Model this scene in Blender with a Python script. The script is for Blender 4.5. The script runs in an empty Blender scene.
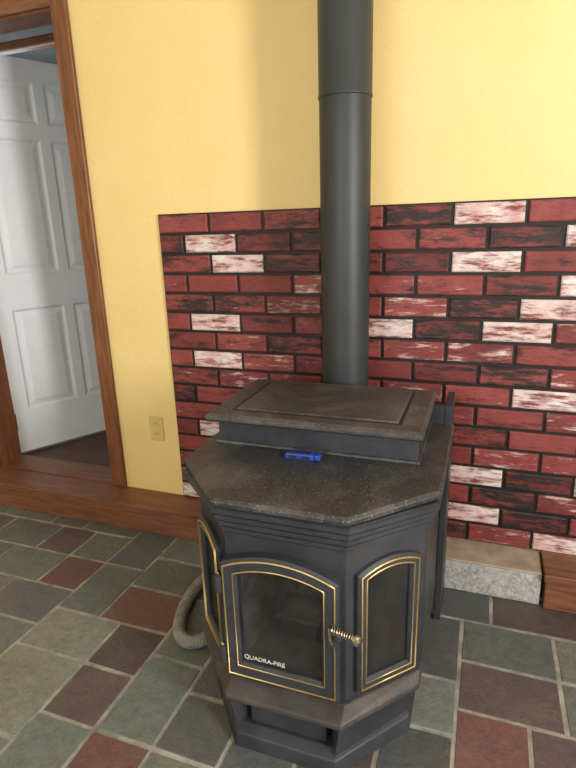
import bpy, bmesh, math, random
import numpy as np
from mathutils import Vector, Matrix
random.seed(7)
scn=bpy.context.scene
scn.view_settings.view_transform='Standard'
scn.view_settings.look='None'

# ---------------------------------------------------------------- camera
F=539.62; CAM=np.array([1.2262,-1.9225,1.2855]); ya,pi_,ro=.3527,.2819,-.0309
f=np.array([-math.sin(ya)*math.cos(pi_),math.cos(ya)*math.cos(pi_),-math.sin(pi_)])
r=np.array([math.cos(ya),math.sin(ya),0]); u=np.cross(r,f)
R=r*math.cos(ro)+u*math.sin(ro); U=-r*math.sin(ro)+u*math.cos(ro)
cd=bpy.data.cameras.new('camera'); cam=bpy.data.objects.new('camera',cd)
scn.collection.objects.link(cam); scn.camera=cam
cam.matrix_world=Matrix(((R[0],U[0],-f[0],CAM[0]),(R[1],U[1],-f[1],CAM[1]),(R[2],U[2],-f[2],CAM[2]),(0,0,0,1)))
cd.sensor_fit='VERTICAL'; cd.sensor_height=36; cd.lens=F/768*36; cd.clip_start=.02
def proj(P):
    d=np.array(P)-CAM
    return 288+F*d.dot(R)/d.dot(f),384-F*d.dot(U)/d.dot(f)

# ---------------------------------------------------------------- materials
def srgb(c):
    return tuple(((x/255.)/12.92 if x/255.<=.04045 else ((x/255.+.055)/1.055)**2.4) for x in c)+(1,)
class M:
    def __init__(s,name):
        s.m=bpy.data.materials.new(name); s.m.use_nodes=True
        s.t=s.m.node_tree; s.n=s.t.nodes; s.b=s.n['Principled BSDF']
        s.tc=s.n.new('ShaderNodeTexCoord')
    def L(s,a,b): s.t.links.new(a,b)
    def noise(s,scale,detail=4,rough=.55,vec=(1,1,1),off=0):
        mp=s.n.new('ShaderNodeMapping'); mp.inputs['Scale'].default_value=vec; mp.inputs['Location'].default_value=(off,off*.7,off*.3)
        s.L(s.tc.outputs['Object'],mp.inputs['Vector'])
        nz=s.n.new('ShaderNodeTexNoise'); nz.inputs['Scale'].default_value=scale
        nz.inputs['Detail'].default_value=detail; nz.inputs['Roughness'].default_value=rough
        s.L(mp.outputs[0],nz.inputs['Vector']); return nz.outputs['Fac']
    def ramp(s,fac,stops):
        rp=s.n.new('ShaderNodeValToRGB'); s.L(fac,rp.inputs[0]); e=rp.color_ramp.elements
        e[0].position=stops[0][0]; e[0].color=stops[0][1]; e[1].position=stops[-1][0]; e[1].color=stops[-1][1]
        for p,c in stops[1:-1]:
            q=e.new(p); q.color=c
        return rp.outputs['Color']
    def mix(s,fac,a,b,mode='MIX'):
        mx=s.n.new('ShaderNodeMix'); mx.data_type='RGBA'; mx.blend_type=mode
        for v,i in ((fac,0),(a,6),(b,7)):
            if hasattr(v,'links'): s.L(v,mx.inputs[i])
            else: mx.inputs[i].default_value=v
        return mx.outputs[2]
    def math(s,op,a,b=0.,c=0.,clamp=False):
        mt=s.n.new('ShaderNodeMath'); mt.operation=op; mt.use_clamp=clamp
        for i,v in enumerate((a,b,c)):
            if hasattr(v,'links'): s.L(v,mt.inputs[i])
            else: mt.inputs[i].default_value=v
        return mt.outputs[0]
    def bump(s,h,st=.2,dist=.01):
        bp=s.n.new('ShaderNodeBump'); bp.inputs['Strength'].default_value=st; bp.inputs['Distance'].default_value=dist
        s.L(h,bp.inputs['Height']); s.L(bp.outputs[0],s.b.inputs['Normal'])
    def set(s,col=None,rough=None,metal=None,spec=None):
        for v,k in ((col,'Base Color'),(rough,'Roughness'),(metal,'Metallic'),(spec,'Specular IOR Level')):
            if v is None: continue
            if hasattr(v,'links'): s.L(v,s.b.inputs[k])
            else: s.b.inputs[k].default_value=v
        return s
def simple(name,c1,c2,scale=20,rough=.5,metal=0,bst=.1,bscale=80,vec=(1,1,1),spec=.5,bdist=.004):
    m=M(name); n=m.noise(scale,5,.6,vec)
    m.set(m.ramp(n,[(.35,srgb(c1)),(.65,srgb(c2))]),rough,metal,spec)
    if bst: m.bump(m.noise(bscale,3,.5,vec,3),bst,bdist)
    return m.m

m_yellow=simple('yellow_paint',(228,201,136),(233,208,145),1.5,.55,0,.35,60)
m_white=simple('white_paint',(216,219,226),(222,226,232),3,.4,0,.08,90)
m_hall=simple('hall_paint',(185,190,196),(195,200,205),2,.6)
m_ceil=simple('ceiling_paint',(225,220,205),(232,228,214),2,.8)
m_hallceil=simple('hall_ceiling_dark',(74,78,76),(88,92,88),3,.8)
m_otherwall=simple('room_wall_paint',(225,200,140),(232,208,150),2,.7)
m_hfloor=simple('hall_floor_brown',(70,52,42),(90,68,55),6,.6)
def wood(name,c1,c2,c3,vec,rough=.4):
    m=M(name); n=m.noise(9,6,.65,vec); n2=m.noise(2.2,3,.5,(1,1,1),5)
    c=m.ramp(n,[(.3,srgb(c1)),(.5,srgb(c2)),(.72,srgb(c3))])
    c=m.mix(m.math('MULTIPLY',n2,.5),c,srgb(c1)); m.set(c,rough); m.bump(n,.15,.004); return m.m
m_woodx=wood('stained_wood_x',(88,54,40),(126,82,60),(150,104,78),(.6,7,7))
m_woodz=wood('stained_wood_z',(86,52,32),(126,78,50),(148,98,64),(7,7,.6))
ms=M('stove_painted_steel'); n=ms.noise(14,5,.6); n2=ms.noise(3.5,5,.65,(1,1,.7),4); n3=ms.noise(45,6,.75,(1,1,.5),7)
c=ms.ramp(n,[(.35,srgb((43,46,52))),(.65,srgb((54,57,64)))])
c=ms.mix(ms.math('MULTIPLY',ms.ramp(n2,[(.45,(0,0,0,1)),(.72,(1,1,1,1))]),.3),c,srgb((84,83,84)))
c=ms.mix(ms.math('MULTIPLY',ms.ramp(n3,[(.58,(0,0,0,1)),(.72,(1,1,1,1))]),.3),c,srgb((96,92,90)))
ms.set(c,ms.math('MULTIPLY_ADD',n2,.3,.28),.2); ms.bump(ms.noise(120,3,.5,(1,1,1),3),.12,.004); m_steel=ms.m
m_cast=M('stove_cast_iron_top')
n=m_cast.noise(90,6,.8); n2=m_cast.noise(6,7,.75,(1,1,1),2); n3=m_cast.noise(180,2,.5,(1,1,1),6); n4=m_cast.noise(50,4,.7,(1,1,1),8)
c=m_cast.ramp(n,[(.35,srgb((36,35,37))),(.58,srgb((56,54,56))),(.72,srgb((90,87,85)))])
c=m_cast.mix(m_cast.math('MULTIPLY',m_cast.ramp(n2,[(.46,(0,0,0,1)),(.66,(1,1,1,1))]),.6),c,srgb((98,94,91)))
c=m_cast.mix(m_cast.math('MULTIPLY',m_cast.ramp(n4,[(.60,(0,0,0,1)),(.66,(1,1,1,1))]),.5),c,srgb((32,31,32)))
c=m_cast.mix(m_cast.math('MULTIPLY',m_cast.ramp(n3,[(.62,(0,0,0,1)),(.70,(1,1,1,1))]),.6),c,srgb((140,134,128)))
m_cast.set(c,m_cast.math('MULTIPLY_ADD',n2,.35,.3),.1); m_cast.bump(n,.3,.003); m_cast=m_cast.m
m_lip=simple('stove_dusty_iron',(46,43,44),(72,66,64),12,.55,.1,.3,90)
m_base=simple('stove_pedestal_steel',(44,46,51),(58,60,66),10,.5,.2,.1,60)
m_pipe=simple('stovepipe_black',(44,48,51),(54,58,61),7,.5,.2,.1,40,(1,1,.4))
m_pipe2=simple('stovepipe_black_upper',(48,52,55),(58,62,65),7,.5,.2,.1,40,(1,1,.4))
m_gold=simple('gold_trim',(186,158,104),(210,182,126),60,.35,.8,0)
m_nickel=simple('nickel',(160,153,142),(195,188,176),60,.25,1,0)
m_letter=simple('badge_lettering',(196,194,188),(206,204,198),60,.5,0,0)
m_black=simple('matte_black',(14,14,14),(22,22,22),30,.6)
m_dark=simple('side_window_dark',(26,26,27),(50,47,45),7,.9,0,0,30)
m_liner=simple('firebox_ash_liner',(44,42,41),(112,107,102),14,.9,0,.4,30)
m_blue=simple('blue_plastic',(24,52,128),(32,64,150),30,.45,0,0)
m_plate=simple('almond_plastic',(206,180,120),(214,190,132),10,.4,0,0)
m_hose=simple('dusty_hose',(104,102,98),(140,136,130),25,.85,0,.4,60)
cm=M('painted_concrete'); n=cm.noise(70,6,.8); n2=cm.noise(14,4,.6,(1,1,1.6),2)
c=cm.mix(cm.math('MULTIPLY',n2,.7),cm.ramp(n,[(.38,srgb((84,82,80))),(.5,srgb((150,149,148))),(.66,srgb((206,206,205)))]),srgb((184,184,183)))
cm.set(c,.8); cm.bump(n,.7,.006); m_conc=cm.m
m_conctop=simple('concrete_top',(140,126,108),(168,154,136),15,.8,0,.3,40)
m_hinge=simple('brass_hinge',(140,120,80),(165,145,100),60,.35,1,0)
gl=M('stove_glass'); gn=gl.noise(7,5,.65,(1,1,.7)); gl.set(gl.ramp(gn,[(.35,srgb((16,16,18))),(.7,srgb((60,58,57)))]),gl.math('MULTIPLY_ADD',gn,.2,.03),0,.7)
gl.L(gl.math('MULTIPLY_ADD',gn,.7,.14),gl.b.inputs['Alpha']); m_glass=gl.m
wg=M('window_glass'); wg.set((.8,.9,1,1),.05); wg.b.inputs['Emission Color'].default_value=(.8,.9,1,1); wg.b.inputs['Emission Strength'].default_value=3.; m_wglass=wg.m

# ---------------------------------------------------------------- helpers
def link(ob,parent=None):
    scn.collection.objects.link(ob)
    if parent: ob.parent=parent
    return ob
def empty(name,loc=(0,0,0)):
    e=bpy.data.objects.new(name,None); scn.collection.objects.link(e); e.empty_display_size=.1; return e
def finish(name,bm,mat,parent=None,bevel=0,seg=2,smooth=False):
    bmesh.ops.recalc_face_normals(bm,faces=bm.faces)
    me=bpy.data.meshes.new(name); bm.to_mesh(me); bm.free()
    me.materials.append(mat) if not isinstance(mat,(list,tuple)) else [me.materials.append(x) for x in mat]
    ob=bpy.data.objects.new(name,me); link(ob,parent)
    if smooth:
        for p in me.polygons: p.use_smooth=True
    if bevel:
        md=ob.modifiers.new('bevel','BEVEL'); md.width=bevel; md.segments=seg; md.limit_method='ANGLE'; md.angle_limit=math.radians(35)
    return ob
def addbox(bm,a,b,mi=0):
    vs=[bm.verts.new((x,y,z)) for x in (a[0],b[0]) for y in (a[1],b[1]) for z in (a[2],b[2])]
    for q in ((0,1,3,2),(4,6,7,5),(0,4,5,1),(2,3,7,6),(0,2,6,4),(1,5,7,3)):
        fc=bm.faces.new([vs[i] for i in q]); fc.material_index=mi
def box(name,a,b,mat,parent=None,bevel=0,seg=2):
    bm=bmesh.new(); addbox(bm,a,b); return finish(name,bm,mat,parent,bevel,seg)
def loft(name,polys,mat,parent=None,bevel=0,seg=2,inset=None):
    bm=bmesh.new(); rings=[[bm.verts.new((p[0],p[1],z)) for p in pts] for pts,z in polys]
    bm.faces.new(rings[0]); bm.faces.new(rings[-1])
    for a,b in zip(rings,rings[1:]):
        for i in range(len(a)):
            j=(i+1)%len(a); bm.faces.new((a[i],a[j],b[j],b[i]))
    return finish(name,bm,mat,parent,bevel,seg)
def tube(name,pts,rad,mat,parent=None,cyclic=False,res=8,smooth=False):
    cu=bpy.data.curves.new(name,'CURVE'); cu.dimensions='3D'; cu.bevel_depth=rad; cu.bevel_resolution=3; cu.use_fill_caps=True
    sp=cu.splines.new('NURBS' if smooth else 'POLY'); sp.points.add(len(pts)-1)
    for i,p in enumerate(pts): sp.points[i].co=(p[0],p[1],p[2],1)
    sp.use_cyclic_u=cyclic
    if smooth: sp.order_u=4; sp.use_endpoint_u=not cyclic; sp.resolution_u=res
    cu.materials.append(mat); tmp=bpy.data.objects.new(name+'_c',cu); scn.collection.objects.link(tmp)
    dg=bpy.context.evaluated_depsgraph_get(); me=bpy.data.meshes.new_from_object(tmp.evaluated_get(dg))
    bpy.data.objects.remove(tmp); ob=bpy.data.objects.new(name,me)
    if not me.materials: me.materials.append(mat)
    for p in me.polygons: p.use_smooth=True
    return link(ob,parent)
def revolve(name,c,prof,mat,parent=None,seg=48,axis=None,smooth=True):
    bm=bmesh.new(); rings=[]
    Q=Vector((0,0,1)).rotation_difference(Vector(axis)).to_matrix() if axis is not None else Matrix.Identity(3)
    for rr,h in prof:
        rings.append([bm.verts.new(Vector(c)+Q@Vector((rr*math.cos(2*math.pi*i/seg),rr*math.sin(2*math.pi*i/seg),h))) for i in range(seg)])
    for a,b in zip(rings,rings[1:]):
        for i in range(seg):
            j=(i+1)%seg; bm.faces.new((a[i],a[j],b[j],b[i]))
    bm.faces.new(rings[0]); bm.faces.new(rings[-1])
    ob=finish(name,bm,mat,parent,0,2,smooth)
    md=ob.modifiers.new('es','EDGE_SPLIT'); md.split_angle=math.radians(40)
    return ob

# ---------------------------------------------------------------- room shell
X0,X1,Y0,H=-1.9,3.3,-4.2,2.75
OL,OR,OH=-1.09,-.375,2.115      # door opening
T=.12
bm=bmesh.new()
addbox(bm,(X0,0,0),(OL,T,H)); addbox(bm,(OR,0,0),(X1,T,H)); addbox(bm,(OL,0,OH),(OR,T,H)); addbox(bm,(OL,0,0),(OR,T,.125))
finish('wall_back',bm,m_yellow)
box('wall_left',(X0-.1,Y0,0),(X0,T,H),m_otherwall)
wy0,wy1,wz0,wz1=-2.6,-1.8,.9,2.15
bm=bmesh.new()
addbox(bm,(X1,Y0,0),(X1+.12,wy0,H)); addbox(bm,(X1,wy1,0),(X1+.12,T,H)); addbox(bm,(X1,wy0,0),(X1+.12,wy1,wz0)); addbox(bm,(X1,wy0,wz1),(X1+.12,wy1,H))
finish('wall_right',bm,m_otherwall)
vx0,vx1=-.6,1.2
bm=bmesh.new()
addbox(bm,(X0,Y0-.12,0),(vx0,Y0,H)); addbox(bm,(vx1,Y0-.12,0),(X1,Y0,H)); addbox(bm,(vx0,Y0-.12,0),(vx1,Y0,.9)); addbox(bm,(vx0,Y0-.12,2.15),(vx1,Y0,H))
finish('wall_front',bm,m_otherwall)
box('ceiling',(X0-.1,Y0-.12,H),(X1+.12,T,H+.1),m_ceil)
def window(name,plane,a0,a1,z0,z1,pos):
    e=empty(name); t=.05
    def bx(n,p0,p1,q0,q1,mat,d=.05,o=0):
        if plane=='x': box(n,(pos+.03+o,p0,q0),(pos+.03+o+d,p1,q1),mat,e)
        else: box(n,(p0,pos-.03-o-d,q0),(p1,pos-.03-o,q1),mat,e)
    bx('frame_bottom',a0,a1,z0,z0+t,m_white); bx('frame_top',a0,a1,z1-t,z1,m_white)
    bx('frame_side_1',a0,a0+t,z0+t,z1-t,m_white); bx('frame_side_2',a1-t,a1,z0+t,z1-t,m_white)
    bx('sash_rail',a0+t,a1-t,(z0+z1)/2-.02,(z0+z1)/2+.02,m_white)
    bx('glass',a0+t,a1-t,z0+t,z1-t,m_wglass,.006,.052)
window('window_1','x',wy0,wy1,wz0,wz1,X1)
window('fill_window','y',vx0,vx1,.9,2.15,Y0)  # unseen window behind the camera, added for general fill light

# hall behind the doorway
HX0,HX1,HY1=-2.6,.1,2.0
box('wall_hall_back',(HX0,HY1,0),(HX1,HY1+.1,2.45),m_hall)
box('wall_hall_left',(HX0-.1,T,0),(HX0,HY1+.1,2.45),m_hall)
box('wall_hall_right',(HX1,T,0),(HX1+.1,HY1+.1,2.45),m_hall)
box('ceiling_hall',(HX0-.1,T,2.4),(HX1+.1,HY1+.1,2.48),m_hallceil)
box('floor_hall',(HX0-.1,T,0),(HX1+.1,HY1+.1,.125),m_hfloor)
box('trim_hall_beam',(HX0,.72,2.26),(HX1,.78,2.31),m_woodx,None,.01)

# ---------------------------------------------------------------- tile floor
reds=[((-.33,-.5),4),((.18,-.62),4),((.23,-.8),3),((.2,-.96),3),((1.47,-.23),3),((1.42,-.65),3),((1.3,-.80),4),((.33,-1.13),4)]
def tile_layout(seed):
    rnd=random.Random(seed); un=.092; nx,ny=60,49; occ=[[0]*nx for _ in range(ny)]; out=[]
    ox=rnd.random()*.1; oy=rnd.random()*.1
    for j in range(ny):
        i=0
        while i<nx:
            if occ[j][i]: i+=1; continue
            g=0
            while i+g<nx and not occ[j][i+g] and g<7: g+=1
            ws=[w for w in (2,2,3,3) if w==g or (w<=g and (g-w)!=1)]
            w=rnd.choice(ws) if ws else g
            h=rnd.choice({2:(2,2,3),3:(2,2,2,2,3)}.get(w,(2,)))
            h=min(h,ny-j)
            for a in range(h):
                for b in range(w): occ[j+a][i+b]=1
            out.append((X0-ox+i*un,.1-oy-j*un,w*un,h*un)); i+=w
    return out
best=None
for sd in range(1500):
    tl=tile_layout(sd); sc=0; used=set()
    for (px,py),k in reds:
        for ti,(x,y,w,h) in enumerate(tl):
            if x<=px<x+w and y-h<=py<y:
                sc+=math.hypot(x+w/2-px,y-h/2-py)+(1 if ti in used else 0)+(.03 if h>.25 else 0); used.add(ti); break
    if best is None or sc<best[0]: best=(sc,sd)
tiles=tile_layout(best[1])
bm=bmesh.new(); cl=bm.loops.layers.float_color.new('tcol')
def tq(vs,c):
    fc=bm.faces.new(vs)
    for l in fc.loops: l[cl]=c
    return fc
for (x,y,w,h) in tiles:
    x1_=min(x+w,X1); x=max(x,X0); w=x1_-x; y1_=min(y,.1); h=h-(y-y1_); y=y1_
    if w<.02 or h<.02: continue
    kind=random.choices((0,1,2,3,4),(5,4.5,3,1.0,.3))[0]
    inview=-1.6<x<1.8 and -1.3<y<.1
    if inview and kind==4 : kind=2
    for (px,py),k in reds:
        if x<=px<x+w and y-h<=py<y: kind=k
    c=(kind/4.,random.random()**1.5,random.random(),1)
    g=.0043; x0,x1,y1,y0=x+g,x+w-g,y-g,y-h+g
    jz=random.uniform(-.0006,.0006); b=.003
    jj=lambda: random.uniform(-.0018,.0018)
    o=[(x0+jj(),y0+jj()),(x1+jj(),y0+jj()),(x1+jj(),y1+jj()),(x0+jj(),y1+jj())]
    i_=[(o[0][0]+b,o[0][1]+b),(o[1][0]-b,o[1][1]+b),(o[2][0]-b,o[2][1]-b),(o[3][0]+b,o[3][1]-b)]
    vo=[bm.verts.new((p[0],p[1],-.006)) for p in o]; vi=[bm.verts.new((p[0],p[1],jz)) for p in i_]
    tq(vi,c)
    for k in range(4): tq((vo[k],vo[(k+1)%4],vi[(k+1)%4],vi[k]),c)
gv=[bm.verts.new(p) for p in ((X0-.1,Y0-.12,-.0025),(X1+.12,Y0-.12,-.0025),(X1+.12,T,-.0025),(X0-.1,T,-.0025))]
gf=tq(gv,(0,0,0,1)); gf.material_index=1
mt=M('slate_tile'); at=mt.n.new('ShaderNodeVertexColor'); at.layer_name='tcol'
sp=mt.n.new('ShaderNodeSeparateColor'); mt.L(at.outputs[0],sp.inputs[0])
pal=mt.n.new('ShaderNodeValToRGB'); pal.color_ramp.interpolation='CONSTANT'; mt.L(sp.outputs[0],pal.inputs[0])
cols=[(98,106,102),(78,82,84),(112,116,108),(80,65,67),(110,72,70)]
e=pal.color_ramp.elements; e[0].position=0; e[0].color=srgb(cols[0]); e[1].position=.9; e[1].color=srgb(cols[4])
for p,c in ((.15,cols[1]),(.4,cols[2]),(.65,cols[3])):
    q=e.new(p); q.color=srgb(c)
n1=mt.noise(6,7,.7); n2=mt.noise(38,6,.75); n3=mt.noise(13,6,.7,(1,1,1),5)
c=mt.mix(mt.math('MULTIPLY',mt.ramp(n1,[(.42,(0,0,0,1)),(.66,(1,1,1,1))]),.34),pal.outputs[0],srgb((108,98,84)))
c=mt.mix(mt.math('MULTIPLY',mt.ramp(n3,[(.45,(0,0,0,1)),(.68,(1,1,1,1))]),.34),c,srgb((66,73,71)))
c=mt.mix(mt.math('MULTIPLY',mt.ramp(n2,[(.45,(0,0,0,1)),(.7,(1,1,1,1))]),.5),c,srgb((54,56,58)))
hv=mt.n.new('ShaderNodeHueSaturation'); mt.L(c,hv.inputs['Color']); mt.L(mt.math('MULTIPLY_ADD',sp.outputs[1],.45,.87),hv.inputs['Value'])
mt.set(hv.outputs[0],mt.math('MULTIPLY_ADD',n1,.35,.25),0,.55); mt.bump(mt.math('ADD',n3,mt.math('MULTIPLY',n2,.4)),.8,.008)
m_grout=simple('grout',(112,108,100),(162,158,148),12,.9,0,.2,90)
finish('floor',bm,[mt.m,m_grout])

# ---------------------------------------------------------------- ledge, trim
bm=bmesh.new()
addbox(bm,(X0,-.152,.10),(.98,-.001,.13)); addbox(bm,(X0,-.145,.0),(.98,-.115,.099))
finish('trim_ledge_wood',bm,m_woodx,None,.004)
bm=bmesh.new(); addbox(bm,(.985,-.147,0),(1.475,-.001,.118),0); addbox(bm,(.985,-.150,.118),(1.475,-.001,.128),1)
ob=finish('trim_ledge_concrete',bm,[m_conc,m_conctop],None,.004)
bm=bmesh.new(); addbox(bm,(1.48,-.17,.108),(X1,-.001,.138)); addbox(bm,(1.487,-.16,0),(X1,-.12,.107)); addbox(bm,(1.487,-.12,0),(1.52,-.01,.107))
finish('trim_ledge_block',bm,m_woodx,None,.004)
def casing(name,a,b): return box(name,a,b,m_woodz,None,.006,3)
casing('trim_1',(OR-.005,-.02,.131),(OR+.068,-.0005,OH+.075))
casing('trim_2',(OL-.068,-.02,.131),(OL+.005,-.0005,OH+.075))
box('trim_3',(OL+.005,-.02,OH-.005),(OR-.005,-.0005,OH+.075),m_woodx,None,.006)
bm=bmesh.new(); addbox(bm,(OR-.018,0,.131),(OR-.0005,T,OH)); addbox(bm,(OL+.0005,0,.131),(OL+.018,T,OH)); addbox(bm,(OL+.018,0,OH-.012),(OR-.018,T,OH-.0005))
finish('trim_4',bm,m_woodz)
box('trim_threshold',(OL+.001,.0005,.1255),(OR-.001,T+.03,.135),m_woodx)

# ---------------------------------------------------------------- six panel door
door=empty('door_1')
W,Hd,Td=.76,1.97,.035
def door_leaf():
    bm=bmesh.new()
    cols_=[(.085,.355),(.405,.675)]
    rows=[(.235,.775),(.955,1.605),(1.68,1.87)]
    addbox(bm,(0,0,0),(cols_[0][0],Td,Hd)); addbox(bm,(cols_[0][1],0,0),(cols_[1][0],Td,Hd)); addbox(bm,(cols_[1][1],0,0),(W,Td,Hd))
    zs=[0]+[z for rr in rows for z in rr]+[Hd]
    for a,b in cols_:
        for k in range(0,len(zs),2): addbox(bm,(a,0,zs[k]),(b,Td,zs[k+1]))
        for z0,z1 in rows:
            for side in (0,1):
                s0=(lambda d: d if side==0 else Td-d)
                rings=[]
                for ins,dep in ((0,0),(.012,.010),(.022,.010),(.045,.002)):
                    rings.append([bm.verts.new((x,s0(dep),z)) for x,z in ((a+ins,z0+ins),(b-ins,z0+ins),(b-ins,z1-ins),(a+ins,z1-ins))])
                for A,B in zip(rings,rings[1:]):
                    for i in range(4):
                        j=(i+1)%4; bm.faces.new((A[i],A[j],B[j],B[i]))
                bm.faces.new(rings[-1])
    me=bpy.data.meshes.new('leaf'); bmesh.ops.recalc_face_normals(bm,faces=bm.faces); bm.to_mesh(me); bm.free(); me.materials.append(m_white)
    return me
leaf=bpy.data.objects.new('leaf',door_leaf()); link(leaf,door)
ang=math.atan2(.53,.28)
leaf.location=(-1.115,.145,.142); leaf.rotation_euler=(0,0,ang)
for k,z in enumerate((.33,1.05,1.8)):
    tube('hinge_%d'%(k+1),[(-1.085,.128,z-.045),(-1.085,.128,z+.045)],.008,m_hinge,door)
knob=revolve('knob',(0,0,0),[(.004,0),(.025,.001),(.025,.006),(.01,.01),(.01,.03),(.022,.036),(.027,.048),(.02,.06),(.002,.064)],m_hinge,door,24,(0,-1,0))
knob.matrix_basis=Matrix.Translation((-1.115,.145,.142))@Matrix.Rotation(ang,4,'Z')@Matrix.Translation((W-.04,0,.86))

# ---------------------------------------------------------------- outlet
ou=empty('wall_outlet')
box('plate',(-.146,-.006,.385),(-.076,-.0006,.5),m_plate,ou,.003)
for k,z in enumerate((.418,.467)):
    revolve('receptacle_%d'%(k+1),(-.111,-.006,z),[(.0165,0),(.0165,.002)],m_plate,ou,24,(0,-1,0))
    for s in (-.006,.006): box('slot_%d'%(k+1),(-.111+s-.001,-.0086,z-.004),(-.111+s+.001,-.0079,z+.006),m_black,ou)

# ---------------------------------------------------------------- brick panel
zb=.13; RH=1.22/16; BL=.2223; XP1=2.44
whites=[(490,211),(212,242),(235,260),(478,257),(572,228),(545,300),(217,316),(390,321),(520,325),(220,351),(570,410),(200,433),(463,481),(463,520),(190,483),(570,280),(572,540)]
pinks=[(420,300),(475,344),(405,380),(520,540),(300,280),(245,385),(470,415),(530,470),(290,313),(260,370),(560,372),(545,400),(566,495),(565,330),(405,358),(223,385),(540,428),(535,302),(400,440),(500,460)]
darks=[(420,215),(266,241),(530,232),(478,302),(447,323),(176,242),(515,367),(518,487),(300,345),(310,258),(205,330),(540,388),(190,400),(300,242),(470,440),(470,500),(530,512),(180,297)]
bricks=[]
for row in range(16):
    z1=zb+1.22-row*RH; z0=z1-RH
    x=0 if row%2==0 else -BL*.5
    while x<XP1:
        a,b=max(x,0),min(x+BL,XP1)
        if b-a>.03: bricks.append((a,b,z0,z1))
        x+=BL
pc=[proj(((a+b)/2,-.01,(z0+z1)/2)) for a,b,z0,z1 in bricks]
kinds={}
for lst,k in ((pinks,'p'),(darks,'d'),(whites,'w')):
    for (px,py) in lst:
        i=min(range(len(bricks)),key=lambda q:(pc[q][0]-px)**2*.25+(pc[q][1]-py)**2*3)
        kinds[i]=k
bm=bmesh.new(); cl=bm.loops.layers.float_color.new('bcol')
for i,(a,b,z0,z1) in enumerate(bricks):
    k=kinds.get(i)
    if k is None:
        k='r' if pc[i][0]<600 else random.choice('rrrrdpw')
    w_={'w':1.05,'p':.6,'d':.15,'r':random.choice((.05,.2,.35))}[k]; d_={'w':.1,'p':.3,'d':1.,'r':random.choice((.2,.45,.7))}[k]
    c=(w_,d_,random.random(),1); g=.0058; bv=.004; dp=-.017
    o=[(a+g,z0+g),(b-g,z0+g),(b-g,z1-g),(a+g,z1-g)]
    i_=[(a+g+bv,z0+g+bv),(b-g-bv,z0+g+bv),(b-g-bv,z1-g-bv),(a+g+bv,z1-g-bv)]
    r0=[bm.verts.new((p[0],-.006,p[1])) for p in o]; r1=[bm.verts.new((p[0],dp+.003,p[1])) for p in o]; r2=[bm.verts.new((p[0],dp,p[1])) for p in i_]
    fs=[bm.faces.new(r2)]
    for A,B in ((r0,r1),(r1,r2)):
        for q in range(4): fs.append(bm.faces.new((A[q],A[(q+1)%4],B[(q+1)%4],B[q])))
    for fc in fs:
        for l in fc.loops: l[cl]=c
addbox(bm,(0,-.008,zb+.001),(XP1,-.0006,zb+1.22),1)
mb=M('faux_brick'); at=mb.n.new('ShaderNodeVertexColor'); at.layer_name='bcol'
sp=mb.n.new('ShaderNodeSeparateColor'); mb.L(at.outputs[0],sp.inputs[0])
na=mb.noise(28,8,.75,(.30,1,1.2)); nb_=mb.noise(32,8,.75,(.28,1,1.4),9); nc=mb.noise(9,4,.6,(1,1,1),4); nd=mb.noise(120,4,.7,(.4,1,1),6)
red=mb.ramp(mb.math('ADD',mb.math('MULTIPLY',nc,.6),mb.math('MULTIPLY',sp.outputs[2],.35)),[(.25,srgb((102,44,43))),(.5,srgb((130,57,56))),(.78,srgb((152,78,75)))])
red=mb.mix(mb.math('MULTIPLY',mb.ramp(nd,[(.5,(0,0,0,1)),(.7,(1,1,1,1))]),.5),red,srgb((64,34,34)))
dm=mb.math('MULTIPLY_ADD',sp.outputs[1],.19,mb.math('SUBTRACT',na,.605)); dm=mb.math('MULTIPLY',dm,8.,0,True)
c=mb.mix(dm,red,srgb((38,29,31)))
wm=mb.math('MULTIPLY_ADD',sp.outputs[0],.27,mb.math('SUBTRACT',nb_,.69)); wm=mb.math('MULTIPLY',wm,8.,0,True)
c=mb.mix(wm,c,mb.ramp(nc,[(.35,srgb((200,156,154))),(.6,srgb((220,210,208)))]))
mb.set(c,.5,0,.4); mb.bump(mb.math('ADD',na,nb_),.45,.006)
finish('brick_wall_panel',bm,[mb.m,m_black])

# ---------------------------------------------------------------- stove
st=empty('pellet_stove')
cx=.83
def bay(a,ya_,b,yb,back,cb=None):
    cb=a if cb is None else cb
    return [(cx-cb,back),(cx-a,ya_),(cx-b,yb),(cx+b,yb),(cx+a,ya_),(cx+cb,back)]
BK=-.31
loft('pedestal_plinth',[(bay(.286,-.775,.134,-.962,BK),0.0),(bay(.282,-.77,.132,-.956,BK),.04),(bay(.266,-.752,.124,-.93,BK),.052)],m_base,st,.003)
loft('pedestal_core',[(bay(.235,-.72,.10,-.86,BK),.05),(bay(.235,-.72,.10,-.86,BK),.155)],m_black,st)
for s in (-1,1):
    bm=bmesh.new()
    P=[(cx+s*.274,-.762,.045),(cx+s*.129,-.948,.045),(cx+s*.144,-.958,.155),(cx+s*.298,-.777,.155)]
    Q=[(cx+s*.262,-.72,.045),(cx+s*.104,-.88,.045),(cx+s*.104,-.88,.155),(cx+s*.262,-.72,.155)]
    p=[bm.verts.new(v) for v in P]; q=[bm.verts.new(v) for v in Q]
    bm.faces.new(p); bm.faces.new(q)
    for i in range(4): bm.faces.new((p[i],p[(i+1)%4],q[(i+1)%4],q[i]))
    finish('pedestal_side_%d'%(1 if s<0 else 2),bm,m_base,st,.002)
box('ash_drawer',(cx-.102,-.925,.056),(cx+.102,-.86,.138),m_base,st,.004)
loft('ash_lip',[(bay(.303,-.782,.146,-.963,BK),.150),(bay(.308,-.787,.149,-.970,BK),.156),(bay(.307,-.785,.148,-.968,BK),.168),(bay(.304,-.762,.148,-.925,BK),.190)],m_lip,st,.003)
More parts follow.
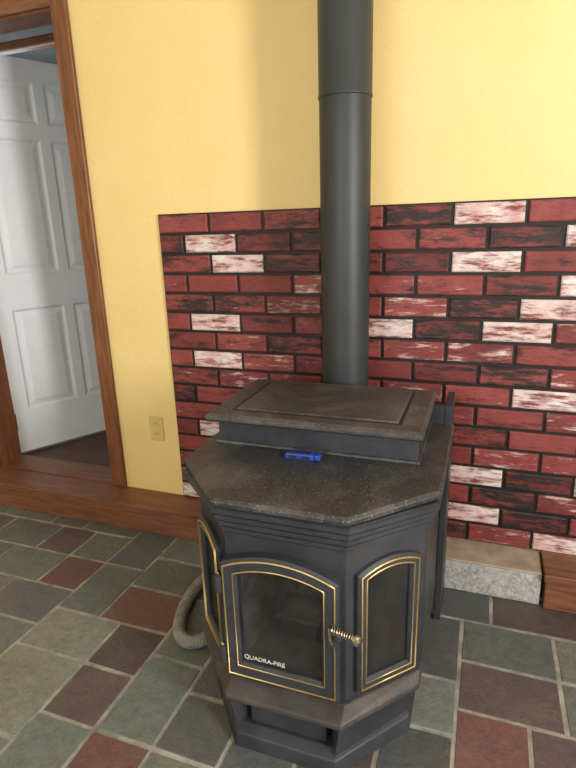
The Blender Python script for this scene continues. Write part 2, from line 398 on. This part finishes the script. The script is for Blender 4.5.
body=loft('body',[(bay(.303,-.75,.148,-.912,BK),.175),(bay(.303,-.75,.148,-.912,BK),.625)],m_steel,st)
cut=box('cutter',(cx-.123,-1.0,.232),(cx+.108,-.70,.538),m_steel,st)
md=body.modifiers.new('firebox','BOOLEAN'); md.operation='DIFFERENCE'; md.object=cut; md.solver='EXACT'
dg=bpy.context.evaluated_depsgraph_get(); me=bpy.data.meshes.new_from_object(body.evaluated_get(dg)); body.modifiers.clear(); body.data=me
bpy.data.objects.remove(cut)
bm=bmesh.new()
fx0,fx1,fy0,fy1,fz0,fz1=cx-.122,cx+.107,-.905,-.701,.233,.537
V=[bm.verts.new(v) for v in ((fx0,fy0,fz0),(fx1,fy0,fz0),(fx1-.03,fy1,fz0),(fx0+.03,fy1,fz0),(fx0,fy0,fz1),(fx1,fy0,fz1),(fx1-.03,fy1,fz1),(fx0+.03,fy1,fz1))]
for q in ((0,1,2,3),(4,5,6,7),(3,2,6,7),(0,3,7,4),(1,2,6,5)): bm.faces.new([V[i] for i in q])
finish('firebox_liner',bm,m_liner,st)
box('burn_pot',(cx-.06,-.80,.234),(cx+.045,-.71,.295),m_lip,st,.006)
box('burn_pot_rim',(cx-.07,-.81,.290),(cx+.055,-.705,.300),m_liner,st,.003)
box('baffle',(cx-.08,-.74,.42),(cx+.065,-.705,.50),m_lip,st,.008)
for k in range(5): box('liner_rib_%d'%(k+1),(cx-.085+k*.036,-.712,.31),(cx-.079+k*.036,-.702,.42),m_lip,st)
lay=[]
z=.598
for k in range(4):
    o=.002+k*.008
    lay+= [(bay(.303+o,-.75-o,.148+o*.5,-.912-o,BK),z),(bay(.303+o+.004,-.75-o-.004,.148+o*.5+.002,-.912-o-.004,BK),z+.004),(bay(.303+o+.004,-.75-o-.004,.148+o*.5+.002,-.912-o-.004,BK),z+.014),(bay(.303+o-.003,-.75-o+.003,.148+o*.5,-.912-o+.003,BK),z+.018)]
    z+=.0195
loft('moulding',lay,m_steel,st)
DK=[(bay(.330,-.755,.155,-.938,BK),.676),(bay(.336,-.762,.159,-.946,BK),.681),(bay(.337,-.763,.1595,-.947,BK),.692),(bay(.331,-.757,.156,-.940,BK),.700)]
loft('top_plate',DK,m_cast,st,.002)
hx0,hx1=.535,1.095
def rect(x0,x1,y0,y1): return [(x0,y1),(x0,y0),(x1,y0),(x1,y1)]
loft('hopper',[(rect(hx0,hx1,-.632,BK-.002),.7),(rect(hx0,hx1,-.630,BK-.002),.78)],m_steel,st,.004)
loft('hopper_foot',[(rect(hx0-.006,hx1+.006,-.640,BK-.002),.7),(rect(hx0-.006,hx1+.006,-.638,BK-.002),.708)],m_cast,st,.002)
loft('hopper_lid',[(rect(hx0-.008,hx1+.012,-.676,BK-.005),.778),(rect(hx0-.012,hx1+.016,-.684,BK-.001),.784),(rect(hx0-.012,hx1+.016,-.684,BK-.001),.794),(rect(hx0-.004,hx1+.008,-.674,BK-.008),.802)],m_cast,st,.002)
loft('hopper_lid_panel',[(rect(hx0+.055,hx1-.05,-.63,-.36),.801),(rect(hx0+.061,hx1-.056,-.624,-.366),.8062)],m_cast,st,.002)
loft('hopper_lid_rail',[(rect(hx0+.045,hx1-.040,-.640,-.350),.8005),(rect(hx0+.048,hx1-.043,-.637,-.353),.8026)],m_black,st)
box('rear_shield_1',(1.137,-.327,.0),(1.158,-.165,.758),m_steel,st,.002)
box('rear_shield_2',(.512,-.32,.0),(.524,-.165,.758),m_steel,st,.003)
box('rear_panel',(.524,-.325,.02),(1.137,-.311,.757),m_steel,st)
box('side_skirt',(1.118,-.74,.19),(1.1365,-.329,.60),m_steel,st,.003)

def plane_map(o,ux,nrm):
    o=Vector(o); ux=Vector(ux).normalized(); nrm=Vector(nrm).normalized()
    return lambda a,b,d: o+ux*a+Vector((0,0,b))+nrm*d
def arch(w,h,rise,ins=0,n=18,bot=None):
    hw=w/2-ins; b0=ins if bot is None else bot
    pts=[(-hw,b0),(hw,b0)]
    rad=(w*w/4+rise*rise)/(2*rise); cyy=h+rise-rad; rr=rad-ins
    a1=math.acos(max(-1,min(1,hw/rr)))
    for i in range(n+1):
        t=a1+(math.pi-2*a1)*i/n; pts.append((rr*math.cos(t),cyy+rr*math.sin(t)))
    return pts
def arched_door(pref,o,ux,nrm,w,h,rise,fr,thick,back=True):
    mp=plane_map(o,ux,nrm)
    outer=arch(w,h,rise,0); outer2=arch(w,h,rise,.006); inner=arch(w,h,rise,fr,bot=fr*1.1); inner2=arch(w,h,rise,fr+.006,bot=fr*1.1+.006)
    bm=bmesh.new()
    rings=[[bm.verts.new(mp(a,b,d)) for a,b in pts] for pts,d in ((outer,0),(outer,thick-.006),(outer2,thick),(inner,thick),(inner2,thick-.008),(inner2,0.002))]
    n=len(outer)
    for A,B in zip(rings,rings[1:]):
        for i in range(n):
            j=(i+1)%n; bm.faces.new((A[i],A[j],B[j],B[i]))
    finish(pref+'_frame',bm,m_steel,st)
    bm=bmesh.new(); bm.faces.new([bm.verts.new(mp(a,b,thick-.012)) for a,b in inner2]); finish(pref+'_glass',bm,m_glass,st)
    if back:
        bm=bmesh.new(); bm.faces.new([bm.verts.new(mp(a,b,.0015)) for a,b in inner2]); finish(pref+'_back',bm,m_dark,st)
    g1=arch(w,h,rise,.009); tube(pref+'_gold_outer',[mp(a,b,thick) for a,b in g1],.0025,m_gold,st,True)
    g2=arch(w,h,rise,fr-.002,bot=fr*1.1-.002); tube(pref+'_gold_inner',[mp(a,b,thick-.0005) for a,b in g2],.002,m_gold,st,True)
    return mp
mpc=arched_door('center_door',(cx-.008,-.9125,.205),(1,0,0),(0,-1,0),.292,.322,.036,.036,.03,False)
fr0,fr1=Vector((cx+.148,-.912,0)),Vector((cx+.303,-.75,0))
ux=(fr1-fr0).normalized(); nr=Vector((ux.y,-ux.x,0)); mid=(fr0+fr1)/2
mpr=arched_door('side_door_right',(mid.x,mid.y,.21),ux,nr,.178,.325,.024,.024,.018)
fl0,fl1=Vector((cx-.303,-.75,0)),Vector((cx-.148,-.912,0))
ux=(fl1-fl0).normalized(); nl=Vector((ux.y,-ux.x,0)); mid=(fl0+fl1)/2
mpl=arched_door('side_door_left',(mid.x,mid.y,.21),ux,nl,.178,.325,.024,.024,.018)
for k,z in enumerate((.265,.47)):
    c0=mpc(-.152,z-.205,.026)
    revolve('door_hinge_%d'%(k+1),c0-Vector((0,0,.024)),[(.002,0),(.010,.002),(.010,.046),(.002,.048)],m_steel,st,20)
    revolve('hinge_pin_%d'%(k+1),c0+Vector((0,0,.024)),[(.005,0),(.006,.006),(.001,.010)],m_nickel,st,16)
hb=mpc(.140,.195,.026)
revolve('latch_boss',hb,[(.015,0),(.015,.012),(.011,.016),(.006,.017),(.006,.04)],m_steel,st,24,(0,-1,0))
box('latch_plate',(hb.x-.012,hb.y-.006,hb.z-.05),(hb.x+.004,hb.y+.02,hb.z+.03),m_steel,st,.003)
e0=Vector((.963,-.975,.440)); e1=Vector((1.017,-.990,.444))
tube('handle_rod',[hb+Vector((0,-.036,0)),hb+Vector((-.004,-.040,.016)),e0+Vector((-.008,.002,0)),e1],.0042,m_nickel,st)
def coil(name,p0,p1,rad,turns,wire):
    p0,p1=Vector(p0),Vector(p1); ax=(p1-p0).normalized(); a=ax.orthogonal().normalized(); b=ax.cross(a)
    N=turns*12
    return tube(name,[p0+(p1-p0)*i/N+a*rad*math.cos(i*math.pi/6)+b*rad*math.sin(i*math.pi/6) for i in range(N+1)],wire,m_nickel,st)
coil('handle_spring',e0,e1,.0072,9,.0018)
revolve('handle_knob',e1,[(.003,-.002),(.010,.0),(.0135,.005),(.012,.011),(.004,.015)],m_nickel,st,24,(.75,-.6,0))
cu=bpy.data.curves.new('badge','FONT'); cu.body='QUADRA-FIRE'; cu.size=.017; cu.extrude=.0005
tmp=bpy.data.objects.new('tmp',cu); scn.collection.objects.link(tmp)
me=bpy.data.meshes.new_from_object(tmp.evaluated_get(bpy.context.evaluated_depsgraph_get())); bpy.data.objects.remove(tmp)
me.materials.clear(); me.materials.append(m_letter)
bp_=mpc(-.098,.056,.0205)
me.transform(Matrix.Translation(bp_)@Matrix.Rotation(math.pi/2,4,'X'))
bd=bpy.data.objects.new('badge',me); link(bd,st)

# ---------------------------------------------------------------- stovepipe
pp=empty('stovepipe'); pxx,pyy=.80,-.2
rr=.0775
revolve('lower_section',(pxx,pyy,0),[(rr,.30),(rr,1.66)],m_pipe,pp,64)
revolve('upper_section',(pxx,pyy,0),[(rr+.001,1.645),(rr+.003,1.647),(rr+.003,1.654),(rr+.0014,1.657),(rr+.0014,H)],m_pipe2,pp,64)
revolve('collar',(pxx,pyy,0),[(rr+.002,.70),(rr+.005,.704),(rr+.005,.715),(rr+.001,.72)],m_pipe,pp,64)
revolve('clean_out_tee',(pxx,pyy,0),[(rr*.6,.155),(rr+.006,.16),(rr+.006,.30)],m_pipe,pp,48)
# ---------------------------------------------------------------- lighter on top
lg=empty('lighter')
Mx=Matrix.Translation((.803,-.680,.7085))@Matrix.Rotation(math.radians(3),4,'Z')@Matrix.Scale(1.12,4)
for n_,a,b,mt_ in (('body',(-.04,-.012,-.0075),(.03,.012,.0075),m_blue),('head',(.03,-.011,-.007),(.045,.011,.007),m_blue),('stripe',(-.03,-.0125,-.004),(-.012,-.0118,.004),m_black),('label',(.0,-.0125,-.004),(.02,-.0118,.003),m_black),('clip',(-.034,-.004,.0072),(.02,.002,.0088),m_black)):
    o_=box(n_,a,b,mt_,lg,.004 if n_ in('body','head') else 0,3); o_.data.transform(Mx)
# ---------------------------------------------------------------- hose lying on the floor
hs=empty('air_intake_hose')
ctrl=[Vector(v) for v in ((.47,-.20,.024),(.39,-.25,.023),(.315,-.36,.023),(.300,-.48,.023),(.325,-.60,.023),(.37,-.680,.023),(.425,-.695,.023),(.465,-.64,.023),(.468,-.52,.024))]
def cr(t):
    n=len(ctrl)-1; s=min(int(t*n),n-1); q=t*n-s
    p0,p1,p2,p3=ctrl[max(s-1,0)],ctrl[s],ctrl[s+1],ctrl[min(s+2,n)]
    return .5*((2*p1)+(p2-p0)*q+(2*p0-5*p1+4*p2-p3)*q*q+(3*p1-p0-3*p2+p3)*q**3)
bm=bmesh.new(); prev=None; NN=260
for i in range(NN+1):
    t=i/NN; P=cr(t); D=(cr(min(1,t+.002))-cr(max(0,t-.002))).normalized(); A=Vector((0,0,1)).cross(D).normalized(); B=D.cross(A)
    rad=.0212+.001*math.sin(i*math.pi*.5)
    ring=[bm.verts.new(P+A*rad*math.cos(k*math.pi/8)+B*rad*math.sin(k*math.pi/8)) for k in range(16)]
    if prev:
        for k in range(16): bm.faces.new((prev[k],prev[(k+1)%16],ring[(k+1)%16],ring[k]))
    else: bm.faces.new(ring)
    prev=ring
bm.faces.new(prev)
finish('hose',bm,m_hose,hs,0,2,True)
# ---------------------------------------------------------------- lights
def area(name,loc,rot,sx,sy,power,col):
    l=bpy.data.lights.new(name,'AREA'); l.shape='RECTANGLE'; l.size=sx; l.size_y=sy; l.energy=power; l.color=col
    o=bpy.data.objects.new(name,l); o.location=loc; o.rotation_euler=rot; scn.collection.objects.link(o); return o
area('window_light',(X1-.02,(wy0+wy1)/2,(wz0+wz1)/2),(0,math.radians(90),0),1.2,.55,114,(1,.97,.93))
area('fill_light_rear',((vx0+vx1)/2,Y0+.02,1.55),(math.radians(90),0,0),1.7,1.2,34,(.86,.93,1))  # added fill lamp, placed at the made-up rear window
area('hall_light',(-1.9,.9,1.5),(0,math.radians(-90),0),1.2,1.2,18,(.85,.92,1))
w=bpy.data.worlds.new('world'); scn.world=w; w.use_nodes=True
w.node_tree.nodes['Background'].inputs[0].default_value=(.7,.8,1,1); w.node_tree.nodes['Background'].inputs[1].default_value=.6
